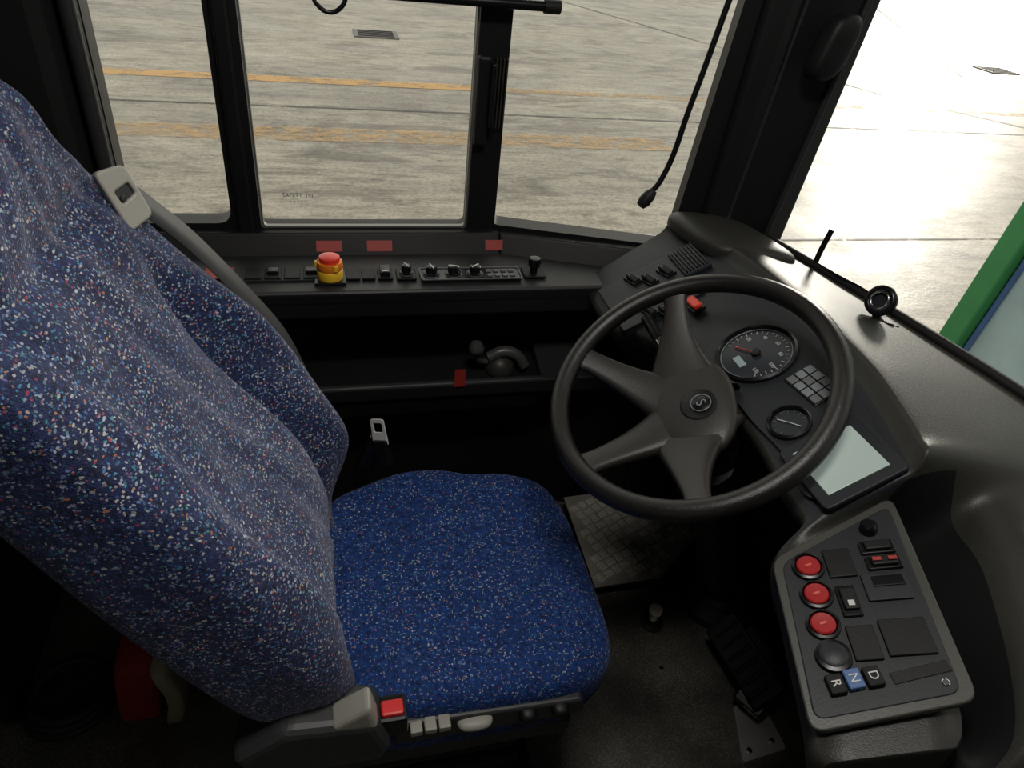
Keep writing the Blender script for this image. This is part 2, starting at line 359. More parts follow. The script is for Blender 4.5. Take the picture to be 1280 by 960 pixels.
def swblock(name,x,y,z,sx,sy,mat,parent,h=.006,mw=None): return box(name,(x,y,z+h/2),(sx,sy,h),mat,parent,.0015,mw=mw)
z=.7735
lp=empty('blank_switch_plate',(-.09,1.3,z))
box('plate',(-.095,1.295,z),(.15,.052,.004),M_panel,lp,.001)
for i in range(4): swblock('blank_%d'%i,-.148+i*.036,1.295,z+.002,.031,.044,M_frame,lp,.003)
for i in (1,3): box('key_%d'%i,(-.148+i*.036,1.298,z+.008),(.022,.02,.006),M_black,lp,.002)
eb=empty('emergency_stop_button',(.0,1.30,z))
E=Matrix.Translation((-.004,1.278,z))@Matrix.Diagonal((.92,.92,.78,1))
cyl('base',.027,.028,M_yellow,eb,E,bv=.003); box('base_plate',(-.004,1.278,z),(.06,.056,.006),M_black,eb,.002)
lathe('collar',[(.0,.028),(.026,.028),(.028,.034),(.026,.048),(.0,.048)],M_orange,eb,E)
lathe('cap',[(.0,.046),(.020,.046),(.022,.052),(.021,.060),(.015,.063),(0,.064)],plastic('orange_red',(.75,.05,.03),.3,bump=0),eb,E)
for i in range(3):
    a=i*2.09+1; box('lug_%d'%i,(math.cos(a)*.026,math.sin(a)*.026,.04),(.01,.01,.016),M_yellow,eb,.002,mw=E)
ls=empty('window_switch',(.1,1.29,z))
for i in range(2): swblock('blank_%d'%i,.040+i*.030,1.288,z,.027,.042,M_frame,ls,.004)
swblock('frame',.103,1.288,z,.030,.044,M_frame,ls,.004); box('rocker',(.103,1.290,z+.009),(.020,.030,.010),M_black,ls,.002,rot=(.15,0,0)); box('mark',(.103,1.280,z+.0135),(.012,.004,.001),M_white,ls,0)
def knob(name,x,y,z,r,h,mat,parent,ang=.5):
    K=Matrix.Translation((x,y,z))
    lathe(name+'_skirt',[(0,0),(r*1.25,0),(r*1.2,h*.25),(r*.9,h*.3),(r*.85,h),(r*.7,h*1.08),(0,h*1.08)],mat,parent,K)
    torus(name+'_dial',r*1.3,.0007,M_grey,parent,K@Matrix.Translation((0,0,.001)),40,6)
    box(name+'_pointer',(0,0,h*1.05),(r*.25,r*1.6,h*.2),M_white,parent,.0005,mw=K@Matrix.Rotation(ang,4,'Z'))
mk=empty('mirror_control_knob',(.145,1.283,z)); swblock('plate',.145,1.285,z,.04,.044,M_frame,mk,.004); knob('knob',.145,1.285,z+.004,.011,.018,M_black,mk)
hp=empty('heater_control_panel',(.27,1.28,z)); box('plate',(.277,1.278,z+.002),(.205,.05,.006),M_black,hp,.002)
shape('rim',[rr(.172,.382,1.252,1.304,.006),rr(.1745,.3795,1.2545,1.3015,.005)],.002,M_grey,hp,Matrix.Translation((0,0,z+.005)))
for i,x in enumerate((.195,.240,.285)): knob('knob_%d'%i,x,1.278,z+.005,.013,.017,M_black,hp,.3+i)
for i in range(4):
    for j in range(2): box('key_%d%d'%(i,j),(.315+i*.016,1.268+j*.020,z+.006),(.011,.009,.004),M_grey,hp,.001)
ja=empty('mirror_joystick',(.41,1.28,z)); swblock('plate',.412,1.283,z,.046,.044,M_frame,ja,.004)
cyl('stem',.008,.02,M_black,ja,Matrix.Translation((.412,1.283,z+.004))); lathe('cap',[(0,.018),(.012,.018),(.014,.028),(.011,.036),(0,.038)],M_black,ja,Matrix.Translation((.412,1.283,z)))
for i,(x,w) in enumerate([(-.003,.052),(.10,.052),(.350,.045)]):
    o=box('warning_label',(0,0,0),(w,.022,.0012),M_redlab,None,0); 
    o.matrix_world=frame_of((x,1.3860,.7905),(1,0,0),(0,.025,.044))
o=box('warning_label',(-.21,1.30,.777),(.05,.045,.001),M_redlab,None,0)
o=box('warning_label',(.262,1.2442,.538),(.024,.0016,.046),M_redlab,None,0)
pb=empty('parking_brake_lever',(.35,1.28,.5))
lathe('socket',[(0,0),(.034,0),(.036,.012),(.028,.03),(.014,.04),(0,.042)],M_dash,pb,Matrix.Translation((.365,1.30,.517)))
lathe('ball',[(0,-.018),(.010,-.015),(.017,-.006),(.018,.003),(.012,.014),(0,.018)],M_lever,pb,Matrix.Translation((.302,1.28,.592)))
tube('stem',[(.302,1.28,.585),(.308,1.285,.560),(.330,1.295,.545),(.365,1.30,.550)],.007,M_lever,pb)
tube('handle',[(.335,1.295,.555),(.37,1.295,.570),(.40,1.29,.562),(.42,1.285,.535)],.013,M_lever,pb)

AP=empty('trim_2',(.84,1.27,.8))
def prismz(name,bot,top,z0,z1,mat,parent,bv=.01):
    n=len(bot); vs=[(x,y,z0) for x,y in bot]+[(x,y,z1) for x,y in top]
    fs=[tuple(range(n)),tuple(range(2*n-1,n-1,-1))]+[(i,i+n,(i+1)%n+n,(i+1)%n) for i in range(n)]
    me=D.meshes.new(name); me.from_pydata(vs,[],fs)
    bm=bmesh.new(); bm.from_mesh(me); bmesh.ops.recalc_face_normals(bm,faces=bm.faces); bm.to_mesh(me); bm.free()
    o=obj(name,me,mat,parent); bevel(o,bv,3); return o
bot=[(.755,1.36),(.765,1.285),(.80,1.26),(.875,1.235),(.905,1.235),(.90,1.32),(.83,1.37)]
top=[(x+.03+.10*max(0,(x-.75)/.15),y) for x,y in bot]
prismz('pillar_cover',bot,top,.3,2.05,M_frame,AP)
prismz('pillar_foot',[(.755,1.44),(.765,1.285),(.905,1.225),(.93,1.25),(.93,1.44)],[(.755,1.44),(.765,1.285),(.905,1.225),(.93,1.25),(.93,1.44)],-.4,.35,M_wall,AP)
tube('pillar_seam',[(.812,1.255,.87),(.895,1.252,2.0)],.004,M_ledge,AP,smooth_path=False)
tube('pillar_edge',[(.90,1.232,.87),(1.03,1.232,2.0)],.007,M_ledge,AP,smooth_path=False)
ps=empty('pillar_speaker',(.885,1.22,1.24))
rcube('housing',lambda x,y,z:(.890+.032*x+.012*z,1.205+.026*y,1.257+.056*z),M_frame,ps,8,3.2)
box('bracket',(.89,1.225,1.25),(.03,.03,.05),M_black,ps)
gm=empty('gooseneck_microphone',(.70,1.25,1.3))
tube('neck',[(.745,1.25,2.0),(.722,1.25,1.55),(.688,1.25,1.30),(.665,1.25,1.14),(.638,1.25,.99),(.622,1.25,.965)],.0055,M_black,gm)
lathe('capsule',[(0,-.022),(.009,-.02),(.013,-.008),(.012,.008),(.007,.02),(0,.022)],M_rubber,gm,Matrix.Translation((.618,1.25,.955))@Matrix.Rotation(.6,4,'Y'))

WS=empty('windscreen',(1.0,.4,1))
base=[(.905,1.235),(.965,1.0),(1.005,.82),(1.035,.65),(1.06,.4),(1.07,.1),(1.07,-.3),(1.05,-.7),(.98,-1.1)]
rows=[[(x+.0,y,.875) for x,y in base],[(x+.13,y,2.05) for x,y in base]]
grid('glass',rows,M_glass,WS,True)
tube('gasket',[(x-.004,y,.878) for x,y in base],.010,M_rubber,WS)
grid('wall_front_lower',[[(x,y,-.4) for x,y in base],[(x,y,.87) for x,y in base]],M_wall,WS,True)

# ---------------------------------------------------------------- dashboard
DB=empty('dashboard',(.8,.8,.5))
Fz=lambda x:.47+.55*x
Pz=lambda x:.58+.35*x
def st_face(i,d,o,zo=.875,h=.89):
    ix,iy=i;dx,dy=d;ox,oy=o
    return [(ix+.36,iy,.12),(ix+.10,iy,Fz(ix)-.10),(ix,iy,Fz(ix)-.030),(ix+.006,iy,Fz(ix)),(dx,dy,Fz(dx)),(dx+.012,dy,Fz(dx)+.022),(dx+.035,dy,max(Fz(dx)+.026,h)),((dx+ox)/2+.03,(dy+oy)/2,h),(ox,oy,zo)]
def st_pan(i,d,r,o,zr,zo,wd=.12):
    ix,iy=i;dx,dy=d;rx,ry=r;ox,oy=o
    return [(ix+.34,iy+.05,.12),(ix+.07,iy+.01,Pz(ix)-.13),(ix-.010,iy,Pz(ix)-.045),(ix-.004,iy,Pz(ix)-.006),(dx,dy,Pz(dx)-.008),(dx+.012,dy,Pz(dx)-wd),(rx-.012,ry,zr-.05),(rx+.008,ry,zr),(ox,oy,zo)]
S=[st_face((.53,1.285),(.70,1.31),(.86,1.26),.86,.875),
   st_face((.517,1.19),(.735,1.215),(.90,1.20)),
   st_face((.525,1.10),(.755,1.08),(.945,1.06)),
   st_face((.565,1.00),(.762,.95),(.98,.91)),
   st_face((.60,.85),(.765,.82),(1.0,.79)),
   st_face((.605,.70),(.760,.70),(1.025,.66)),
   st_face((.593,.58),(.738,.575),(1.04,.53)),
   st_face((.590,.535),(.722,.53),(1.045,.47),.875,.88),
   st_pan((.548,.505),(.700,.520),(.80,.48),(1.05,.40),.878,.85),
   st_pan((.520,.42),(.675,.43),(.785,.41),(1.03,.30),.878,.83),
   st_pan((.485,.31),(.632,.295),(.725,.300),(.95,.18),.862,.78),
   st_pan((.470,.275),(.610,.250),(.670,.225),(.82,.13),.825,.72,.06),
   st_pan((.475,.26),(.59,.235),(.605,.200),(.70,.11),.74,.60,.03)]
rows=[]
for j in range(len(S)-1):
    p0=S[max(0,j-1)];p1=S[j];p2=S[j+1];p3=S[min(len(S)-1,j+2)]
    for q in range(6):
        t=q/6
        row=[]
        for a,b,c,d in zip(p0,p1,p2,p3):
            a,b,c,d=map(Vector,(a,b,c,d))
            lin=b.lerp(c,t); cr=.5*((2*b)+(-a+c)*t+(2*a-5*b+4*c-d)*t*t+(-a+3*b-3*c+d)*t**3)
            row.append(tuple(lin.lerp(cr,.8)))
        rows.append(row)
rows.append(S[-1]); rows.append([(x,y-.01,z-.25) for x,y,z in S[-1]])
dash=grid('shell',rows,M_dash,DB,True)
me=dash.data; me.materials.append(M_face); me.materials.append(M_wall)
n=len(S[0])
for p in me.polygons:
    k=min(v%n for v in p.vertices); r=min(v//n for v in p.vertices)
    if k==3 and r<44: p.material_index=1
    if k in (0,1): p.material_index=2
    if k in (4,5) and r>=43: p.material_index=2  # well faces set black: recess shade painted into the material
bm=bmesh.new(); bm.from_mesh(me); cl=bm.edges.layers.float.new('crease_edge')
for e in bm.edges:
    a,b=[v.index for v in e.verts]
    if a%n==b%n and a%n in (3,4,5): e[cl]=.6
bmesh.ops.recalc_face_normals(bm,faces=bm.faces); bm.to_mesh(me); bm.free()
s=dash.modifiers.new('sub','SUBSURF'); s.levels=2; s.render_levels=2

def onF(x,y,h=0):
    return frame_of((x-.482*h,y,Fz(x)+.876*h),(.876,0,.482),(0,1,0))
def onP(x,y,h=0,rot=0):
    return frame_of((x-.33*h,y,Pz(x)+.944*h),(.944,0,.33),(0,1,0))@Matrix.Rotation(rot,4,'Z')
IC=empty('instrument_cluster',(.68,.8,.85))
k=1/.876
pl=[(x*k,y) for x,y in [(-.062,.10),(-.01,.13),(.055,.12),(.075,.02),(.07,-.12),(.045,-.23),(-.03,-.265),(-.070,-.24),(-.055,-.16),(-.062,-.08)]]
shape('plate',[rpoly(pl,.02)],.004,M_face,IC,onF(.675,.80,.001),.001)
G=onF(.678,.845,.004)
lathe('speedo_bezel',[(.060,.0),(.066,.0),(.066,.008),(.062,.011),(.058,.006),(.058,.001)],M_black,IC,G)
cyl('speedo_dial',.059,.002,M_dial,IC,G,bv=0,z0=.001)
for i in range(25):
    a=math.radians(-120+i*10)
    L_=.007 if i%2==0 else .004
    box('tick_%d'%i,(.053-L_/2,0,.0035),(L_,.0010,.0006),M_white,IC,0,mw=G@Matrix.Rotation(-a,4,'Z'))
for i in range(7):
    a=math.radians(-120+i*40)
    text('num_%d'%i,str(i*20),.009,M_white,IC,G@Matrix.Translation((math.cos(-a)*.039,math.sin(-a)*.039,.0035))@Matrix.Rotation(-math.pi/2,4,'Z'))
box('speedo_needle',(.016,0,.006),(.05,.002,.0015),M_redlab,IC,0,mw=G@Matrix.Rotation(math.radians(122),4,'Z')); cyl('needle_cap',.008,.006,M_black,IC,G,z0=.003)
box('speedo_lcd',(-.030,0,.0035),(.012,.026,.001),emis('lcd',(.22,.28,.28),.25),IC,0,mw=G)
torus('speedo_inner_ring',.057,.0010,M_silver,IC,G@Matrix.Translation((0,0,.004)))
G2=onF(.650,.685,.004)
lathe('pressure_bezel',[(.027,.0),(.032,.0),(.032,.008),(.029,.010),(.026,.006),(.026,.001)],M_black,IC,G2)
cyl('pressure_dial',.027,.002,M_dial,IC,G2,bv=0,z0=.001)
for i in range(11):
    a=math.radians(-30+i*24); box('ptick_%d'%i,(.022,0,.0035),(.005,.001,.0006),M_grey,IC,0,mw=G2@Matrix.Rotation(a,4,'Z'))
for q,a in ((0,2.2),(1,-1.0)): box('pneedle_%d'%q,(.009,0,.0045),(.02,.0013,.001),M_white,IC,0,mw=G2@Matrix.Rotation(a,4,'Z'))
KP=onF(.708,.733,.006)@Matrix.Rotation(.12,4,'Z')
box('telltale_base',(0,0,0),(.050,.075,.004),M_black,IC,.002,mw=KP)
for i in range(3):
    for j in range(4): box('telltale_%d%d'%(i,j),(-.016+i*.016,-.027+j*.018,.003),(.0135,.0155,.002),M_silver if (i*4+j)%3 else M_grey,IC,.0008,mw=KP)
SC=empty('display_screen',(.668,.59,.85)); Q=onF(.668,.590,.004)@Matrix.Rotation(.04,4,'Z')
shape('bezel',[rpoly([(-.062,-.062),(.063,-.060),(.063,.062),(-.061,.055)],.010)],.008,M_face,SC,Q,.002)
box('screen',(-.001,-.002,.0085),(.090,.084,.002),M_screen,SC,.0005,mw=Q)
HD=empty('dash_hood',(.78,1.2,.9))
rcube('hood',lambda x,y,z:(.795+.085*x-.02*y,1.20+.10*y-.03*x,.885+.028*z*(1-.25*x*x)),M_dash,HD,12,4)
AV=empty('air_vent',(.70,1.17,.87)); V=onF(.700,1.165,.003)
box('surround',(0,0,.002),(.055,.095,.010),M_face,AV,.003,mw=V)
for i in range(7): box('slat_%d'%i,(-.021+i*.007,0,.009),(.0022,.084,.006),M_black,AV,.0005,mw=V)
RS=empty('rocker_switch_row',(.61,1.1,.8))
box('wing_plate',(0,0,.001),(.17,.16,.004),M_face,RS,.002,mw=onF(.610,1.135,.001))
for i,(x,y) in enumerate([(.600,1.19),(.622,1.165),(.655,1.165),(.590,1.075),(.612,1.05)]):
    W=onF(x,y,.004)@Matrix.Rotation(.25,4,'Z')
    box('frame_%d'%i,(0,0,.002),(.022,.042,.006),M_black,RS,.001,mw=W); box('rocker_%d'%i,(0,0,.007),(.015,.034,.008),M_frame,RS,.003,mw=W@Matrix.Rotation(.12,4,'X'))
    box('dot_%d'%i,(0,.009,.0118),(.006,.003,.0006),M_white,RS,0,mw=W)
HZ=empty('hazard_switch',(.655,1.03,.83)); W=onF(.655,1.03,.004)@Matrix.Rotation(.1,4,'Z')
box('frame',(0,0,.002),(.026,.044,.006),M_black,HZ,.001,mw=W); box('rocker',(0,0,.008),(.018,.036,.009),plastic('hazard_red',(.7,.05,.02),.3,bump=0),HZ,.003,mw=W)

CP=empty('door_control_panel',(.58,.39,.78))
corners=[(.538,.484),(.694,.512),(.620,.276),(.476,.298)]
Po=onP(0,0,.004)
def toP(x,y): return ((x)/.944,y)
shape('plate',[rpoly([toP(*c) for c in corners],.014)],.006,M_panel,CP,Po,.0015)
out=[toP(*c) for c in [(.530,.494),(.706,.524),(.630,.264),(.466,.288)]]
inn=[toP(*c) for c in [(.540,.482),(.692,.510),(.619,.278),(.478,.300)]]
shape('rim',[rpoly(out,.018),rpoly(inn,.012)],.009,plastic('panel_rim_plastic',(.055,.055,.048),.42),CP,onP(0,0,.0),.002)
for i,(x,y) in enumerate([(.562,.466),(.551,.428),(.538,.391)]):
    W=onP(x,y,.010); lathe('button_ring_%d'%i,[(.0145,0),(.0195,0),(.019,.005),(.016,.006),(.0140,0)],M_black,CP,W)
    lathe('button_%d'%i,[(0,0),(.0140,0),(.0140,.005),(.0125,.0065),(0,.0055)],M_red,CP,W)
    box('button_mark_%d'%i,(0,0,.0062),(.008,.0030,.0006),plastic('btn_glow%d'%i,(.6,.12,.08),.4,bump=0),CP,0,mw=W)
W=onP(.528,.353,.010); lathe('knob_ring',[(.016,0),(.020,0),(.019,.006),(.015,.007)],M_black,CP,W); lathe('knob_cap',[(0,0),(.0155,0),(.015,.007),(.012,.009),(0,.0085)],M_face,CP,W)
W=onP(.652,.488,.010); lathe('light_knob',[(0,0),(.011,0),(.010,.010),(.007,.013),(0,.013)],M_black,CP,W)
R=-.30
def psw(nm,x,y,sx,sy,mat=M_frame,h=.004,key=None):
    W=onP(x,y,.010,R+.02); box(nm,(0,0,h/2),(sx,sy,h),mat,CP,.0012,mw=W)
    if key: box(nm+'_key',(0,0,h+.002),(sx*.75,sy*.7,.007),key,CP,.002,mw=W)
psw('blank_0',.596,.457,.032,.040)
psw('rocker_a',.645,.460,.040,.018,M_black,.005,M_frame); psw('rocker_b',.640,.438,.040,.018,M_black,.005,M_frame)
for q in (-.009,.009): box('rocker_b_led_%d'%(q>0),(q,0,.0125),(.010,.005,.001),M_redlab,CP,0,mw=onP(.640,.438,.010,R))
psw('rocker_c',.578,.407,.022,.040,M_black,.005,M_frame)
box('rocker_c_mark',(0,-.008,.0125),(.007,.007,.001),M_white,CP,0,mw=onP(.578,.407,.010,R))
psw('blank_1',.625,.409,.050,.036,M_panel); psw('handle',.630,.414,.036,.014,M_black,.006)
psw('blank_2',.565,.356,.030,.042); psw('blank_3',.608,.347,.050,.044)
W=onP(.597,.308,.0095,-.10); box('slot_recess',(0,0,.0008),(.062,.013,.0016),M_frame,CP,.0006,mw=W)
M_key=plastic('key_black_matte',(.006,.006,.007),.6,bump=0,spec=.25)
for i,(x,y,mt,tx) in enumerate([(.513,.323,M_key,'R'),(.532,.322,M_blue,'N'),(.551,.318,M_key,'D')]):
    W=onP(x,y,.010,R+.15); box('gear_key_%s'%tx,(0,0,.004),(.0175,.022,.008),mt,CP,.0015,mw=W)
    text('gear_letter_%s'%tx,tx,.014,M_white,CP,W@Matrix.Translation((0,0,.0084))@Matrix.Rotation(-math.pi/2,4,'Z'))
W=onP(.612,.290,.010); cyl('screw',.004,.002,M_chrome,CP,W)
an=empty('dash_antenna',(.94,1.10,.88)); tube('mast',[(.938,1.10,.88),(.940,1.10,.91),(.947,1.10,.955)],.0055,M_black,an); lathe('foot',[(0,0),(.013,0),(.011,.008),(.006,.012),(0,.012)],M_black,an,Matrix.Translation((.938,1.10,.872)))
tube('cable',[(.938,1.09,.884),(.95,1.03,.886),(.965,.985,.886),(.97,.94,.884)],.004,M_black,an)
ch=empty('phone_holder',(.925,.885,.88))
W=frame_of((.915,.885,.920),(.3,-.9,.1),(.35,.1,.9))
torus('ring',.021,.0065,M_black,ch,W,48,12); torus('ring_inner',.015,.0022,M_chrome,ch,W@Matrix.Translation((0,0,.004)),40,8)
lathe('barrel',[(0,-.018),(.020,-.018),(.024,-.012),(.024,.004),(.017,.006),(.017,-.002),(0,-.001)],M_face,ch,W)
tube('foot',[(.915,.885,.90),(.92,.875,.885),(.935,.855,.882)],.007,M_black,ch); box('pad',(.925,.872,.881),(.05,.035,.008),M_black,ch,.003)

# ---------------------------------------------------------------- steering wheel
wc=(.5216,.774,.846)
SW=empty('steering_wheel',wc)
nW=Vector((-.519,-.115,.847)).normalized(); uW=Vector((0,1,0)).cross(nW).normalized(); vW=nW.cross(uW)
Wb=frame_of(wc,uW,vW)
Wm=Wb@Matrix.Rotation(math.radians(159),4,'Z')
RR=.2125
torus('rim',RR,.0160,M_wheel,SW,Wm,128,20)
DZ=-.068
def spoke(nm,ang,w0,w1,r0=.035,r1=RR-.004,bend=0):
    rows=[];a=math.radians(ang)
    for i in range(21):
        t=i/20; r=r0+(r1-r0)*t; zz=DZ+(.066)*t**1.4; w=w0*(1-t)**2.0+w1*(1-(1-t)**2.0)
        if t>.85: w*=1+.35*((t-.85)/.15)**2
        th=.012*(1-t)+.008
        aa=a+bend*(1-t)**1.5
        cx,cy=r*math.cos(aa),r*math.sin(aa); px,py=-math.sin(a),math.cos(a)
        ring=[]
        for k_ in range(16):
            b=2*math.pi*k_/16; cb,sb_=math.cos(b),math.sin(b)
            u=math.copysign(abs(cb)**.6,cb)*w; v=math.copysign(abs(sb_)**.6,sb_)*th
            ring.append((cx+px*u,cy+py*u,zz+v))
        rows.append(ring)
    o=grid(nm,rows,M_hub,SW,True,True)
    o.parent=None; o.matrix_world=Wm; o.parent=SW; o.matrix_parent_inverse=SW.matrix_world.inverted()
spoke('spoke_1',32,.052,.019); spoke('spoke_2',-32,.052,.019)
spoke('spoke_3',88,.080,.018,bend=-.35,r0=.03); spoke('spoke_4',-88,.080,.018,bend=.35,r0=.03)
def padf(x,y,z):
    X_=.006+.066*x+(.014*y*y if x<0 else 0); Y_=.096*y*(1-.02*x)
    return (X_,Y_,DZ+.008+.020*z*(1 if z<0 else 1-.15*(x*x+y*y)))
rcube('hub_pad',padf,M_hub,SW,14,3.0,Wm)
EO=(-.004,.008)
lathe('emblem_recess',[(0,.0005),(.025,.0005),(.027,.0018),(.029,0)],M_rubber,SW,Wm@Matrix.Translation((EO[0],EO[1],DZ+.0278)))
lathe('emblem',[(0,.002),(.015,.002),(.0165,.001),(.017,0)],M_black,SW,Wm@Matrix.Translation((EO[0]-.004,EO[1],DZ+.0285)))
torus('emblem_ring',.0155,.0009,M_silver,SW,Wm@Matrix.Translation((EO[0]-.004,EO[1],DZ+.0305)),40,8)
text('emblem_s','S',.022,M_silver,SW,Wm@Matrix.Translation((EO[0]-.004,EO[1],DZ+.031))@Matrix.Rotation(math.pi/2+.3,4,'Z'))
SCm=empty('steering_column',(.62,.75,.6))
Cm=Wb@Matrix.Rotation(math.pi,4,'X')
cyl('shroud_upper',.045,.10,M_rubber,SCm,Cm@Matrix.Translation((0,0,.085)),r2=.055,bv=.01)
tube('column',[(.60,.78,.68),(.74,.86,.42),(.90,.95,.05)],.05,M_rubber,SCm); 
lathe('gaiter',[(0,.14),(.06,.14),(.075,.11),(.068,.10),(.09,.07),(.08,.06),(.105,.03),(.10,0)],M_rubber,SCm,Matrix.Translation((.91,.96,0)))
st=empty('indicator_stalk',(.56,.92,.78))
tube('arm',[(.580,.85,.770),(.570,.91,.785),(.565,.97,.80),(.562,1.03,.81)],.009,M_black,st,radii=[.8,.9,1.2,1.3]); tube('chrome_band',[(.5665,.955,.797),(.565,.985,.802)],.0115,M_chrome,st)

# ---------------------------------------------------------------- driver seat
ST=empty('driver_seat',(.15,.73,.2))
def smooth(a,b,t):
    t=max(0,min(1,(t-a)/(b-a))); return t*t*(3-2*t)
def cush(x,y,z):
    X_=.175+.240*x; Y_=.757+.236*y
    if y>0: Y_+=.022*math.exp(-((x+.1)/.35)**2)*y-.03*max(0,-x-.5)*y
    zz=.432+.078*z
    if z>0:
        zz+=.018*(abs(y)**4)*(1-.4*x)*z - .012*(1-y*y)*z*(1-x*x) -.035*max(0,x-.3)**2*z
    if z<0: X_-=.03*max(0,x)*(-z)
    if z>0: zz-=.008*math.exp(-((abs(y)-.62)/.05)**2)*max(0,1-abs(x)**4)
    zz+=.004*math.sin(7*x+3*y)*max(0,z)+.002*math.sin(15*x-6*y)*max(0,z)
    return (X_,Y_,zz)
rcube('cushion',cush,M_cush,ST,34,4.5,sub=1)
tl=math.radians(25)
up=Vector((-math.sin(tl),0,math.cos(tl))); fw=Vector((math.cos(tl),0,math.sin(tl)))
O=Vector((.03,.735,.50))
def back(x,y,z):
    h=.425+.435*z
    w=.238
    w*=1-.05*smooth(.35,.60,h)
    w-= .085*smooth(.66,.76,h)
    w-= .03*smooth(.78,.86,h)
    Yw=y*w
    if y>0: Yw+=.02*y*math.exp(-((h-.26)/.16)**2)
    d=-.07+.075*x
    if x>0:
        amp=.062 if y>0 else .036
        bol=smooth(.50,.80,abs(y))*(1-smooth(.40,.66,h))*((.25 if y>0 else .55)+(.75 if y>0 else .45)*smooth(.04,.18,h))
        d+=x*(amp*bol-.010)
        d+=x*.024*math.exp(-((h-.22)/.12)**2)*(1-abs(y)**3)
        d-=x*.040*(1-smooth(.02,.15,h))*(1-.8*smooth(-.35,-.85,y))
        d+=x*.030*smooth(.68,.80,h)*(1-smooth(.82,.88,h)*.5)
        d-=x*.022*math.exp(-((y-.50)/.05)**2)*(1-smooth(.48,.60,h))
        d-=x*.006*math.exp(-((y+.60)/.06)**2)*(1-smooth(.48,.60,h))
        d-=x*.014*math.exp(-((h-.675)/.02)**2)
        d+=x*.004*math.sin(22*h+5*y+2*math.sin(9*y))
    if h<.12: 
        Yw*=1-.05*(1-h/.12)
    return tuple(O+up*h+fw*d+Vector((0,Yw,0)))
rcube('backrest',back,M_back,ST,48,5,sub=1)
gx=Vector((-.247,.912,1.085))
ng=Vector((.42,-.62,.60)).normalized()
ud=Vector((-.42,.10,.90)); rt=ud.cross(ng)
Gm=frame_of(gx,rt,ud)
shape('belt_guide',[rpoly([(-.021,-.040),(.017,-.036),(.022,.030),(-.016,.037)],.009),rpoly([(-.008,-.008),(.013,-.004),(.013,.010),(-.008,.008)],.003)],.014,M_cream,ST,Gm,.003)
box('belt_guide_slot',(.003,.002,.006),(.024,.02,.006),M_black,ST,.001,mw=Gm)
def strip(nm,pts,w,mat,parent,wdir):
    P=[Vector(p) for p in pts]
    Q=[]
    for i in range(len(P)-1):
        p0=P[max(0,i-1)];p1=P[i];p2=P[i+1];p3=P[min(len(P)-1,i+2)]
        for k_ in range(8):
            t=k_/8; Q.append(.5*((2*p1)+(-p0+p2)*t+(2*p0-5*p1+4*p2-p3)*t*t+(-p0+3*p1-3*p2+p3)*t**3))
    Q.append(P[-1])
    wd=Vector(wdir).normalized()
    rows=[[q-wd*w/2,q+wd*w/2] for q in Q]
    o=grid(nm,[[tuple(a) for a in r] for r in rows],mat,parent); s=o.modifiers.new('t','SOLIDIFY'); s.thickness=.0016; return o
strip('belt',[(-.240,.914,1.092),(-.222,.940,1.058),(-.182,.968,.995),(-.125,.986,.900),(-.078,1.000,.81),(-.045,1.006,.70),(-.02,1.005,.58)],.036,M_belt,ST,(.10,.93,.30))
box('buckle_stalk',(.045,1.02,.52),(.03,.02,.12),M_black,ST,.004,rot=(0,.35,0))
Bk=frame_of((.068,1.0,.605),(.80,-.5,.3),(.2,.1,.9))
shape('belt_tongue',[rpoly([(-.016,-.026),(.016,-.026),(.014,.026),(-.014,.026)],.006),rpoly([(-.009,.0),(.009,.0),(.009,.018),(-.009,.018)],.003)],.003,M_white,ST,Bk,.0008)
box('buckle',(0,-.04,0),(.03,.05,.018),M_black,ST,.004,mw=Bk)
box('pan',(.14,.745,.335),(.40,.40,.05),M_seatpl,ST,.01)
box('suspension_top',(.12,.745,.29),(.36,.34,.05),M_frame,ST,.01)
for i in range(5): box('bellows_%d'%i,(.12,.745,.245-i*.045),(.33-.012*(i%2),.31-.012*(i%2),.035),M_rubber,ST,.012)
box('foot_plate',(.12,.745,.02),(.42,.38,.04),M_frame,ST,.006)
def cover(nm,prof,y0,y1,mat,bv=.008):
    n=len(prof); vs=[(x,y0,z_) for x,z_ in prof]+[(x,y1,z_) for x,z_ in prof]
    fs=[tuple(range(n)),tuple(range(2*n-1,n-1,-1))]+[(i,i+n,(i+1)%n+n,(i+1)%n) for i in range(n)]
    me=D.meshes.new(nm); me.from_pydata(vs,[],fs); bm=bmesh.new(); bm.from_mesh(me); bmesh.ops.recalc_face_normals(bm,faces=bm.faces); bm.to_mesh(me); bm.free()
    o=obj(nm,me,mat,ST); bevel(o,bv,3)
cover('recliner_cover',[(-.16,.51),(-.09,.558),(.025,.545),(.045,.48),(.035,.45),(-.13,.45)],.485,.55,M_seatpl,.014)
cover('recliner_cap',[(-.035,.548),(.018,.582),(.028,.53),(-.02,.51)],.488,.525,M_cream,.008)
cover('control_strip',[(.05,.478),(.33,.465),(.34,.425),(.05,.425)],.515,.59,M_seatpl,.006)
box('red_release',(.047,.515,.525),(.030,.022,.014),plastic('release_red',(.65,.03,.03),.35,bump=0),ST,.003)
box('red_release_base',(.045,.518,.505),(.045,.04,.04),M_black,ST,.005)
for i in range(3): box('seat_switch_%d'%i,(.080+i*.020,.515,.470),(.017,.024,.012),M_cream,ST,.002)
for i,x in enumerate((.155,.245,.295)):
    if i==0: 
        rcube('adjust_knob_0',lambda a,b,c:(.165+.026*a,.515+.016*b,.460+.008*c),M_cream,ST,8,2.6)
    else: rcube('adjust_knob_%d'%i,lambda a,b,c,x=x:(x+.014*a,.52+.02*b,.452+.012*c),M_frame,ST,8,2.6)

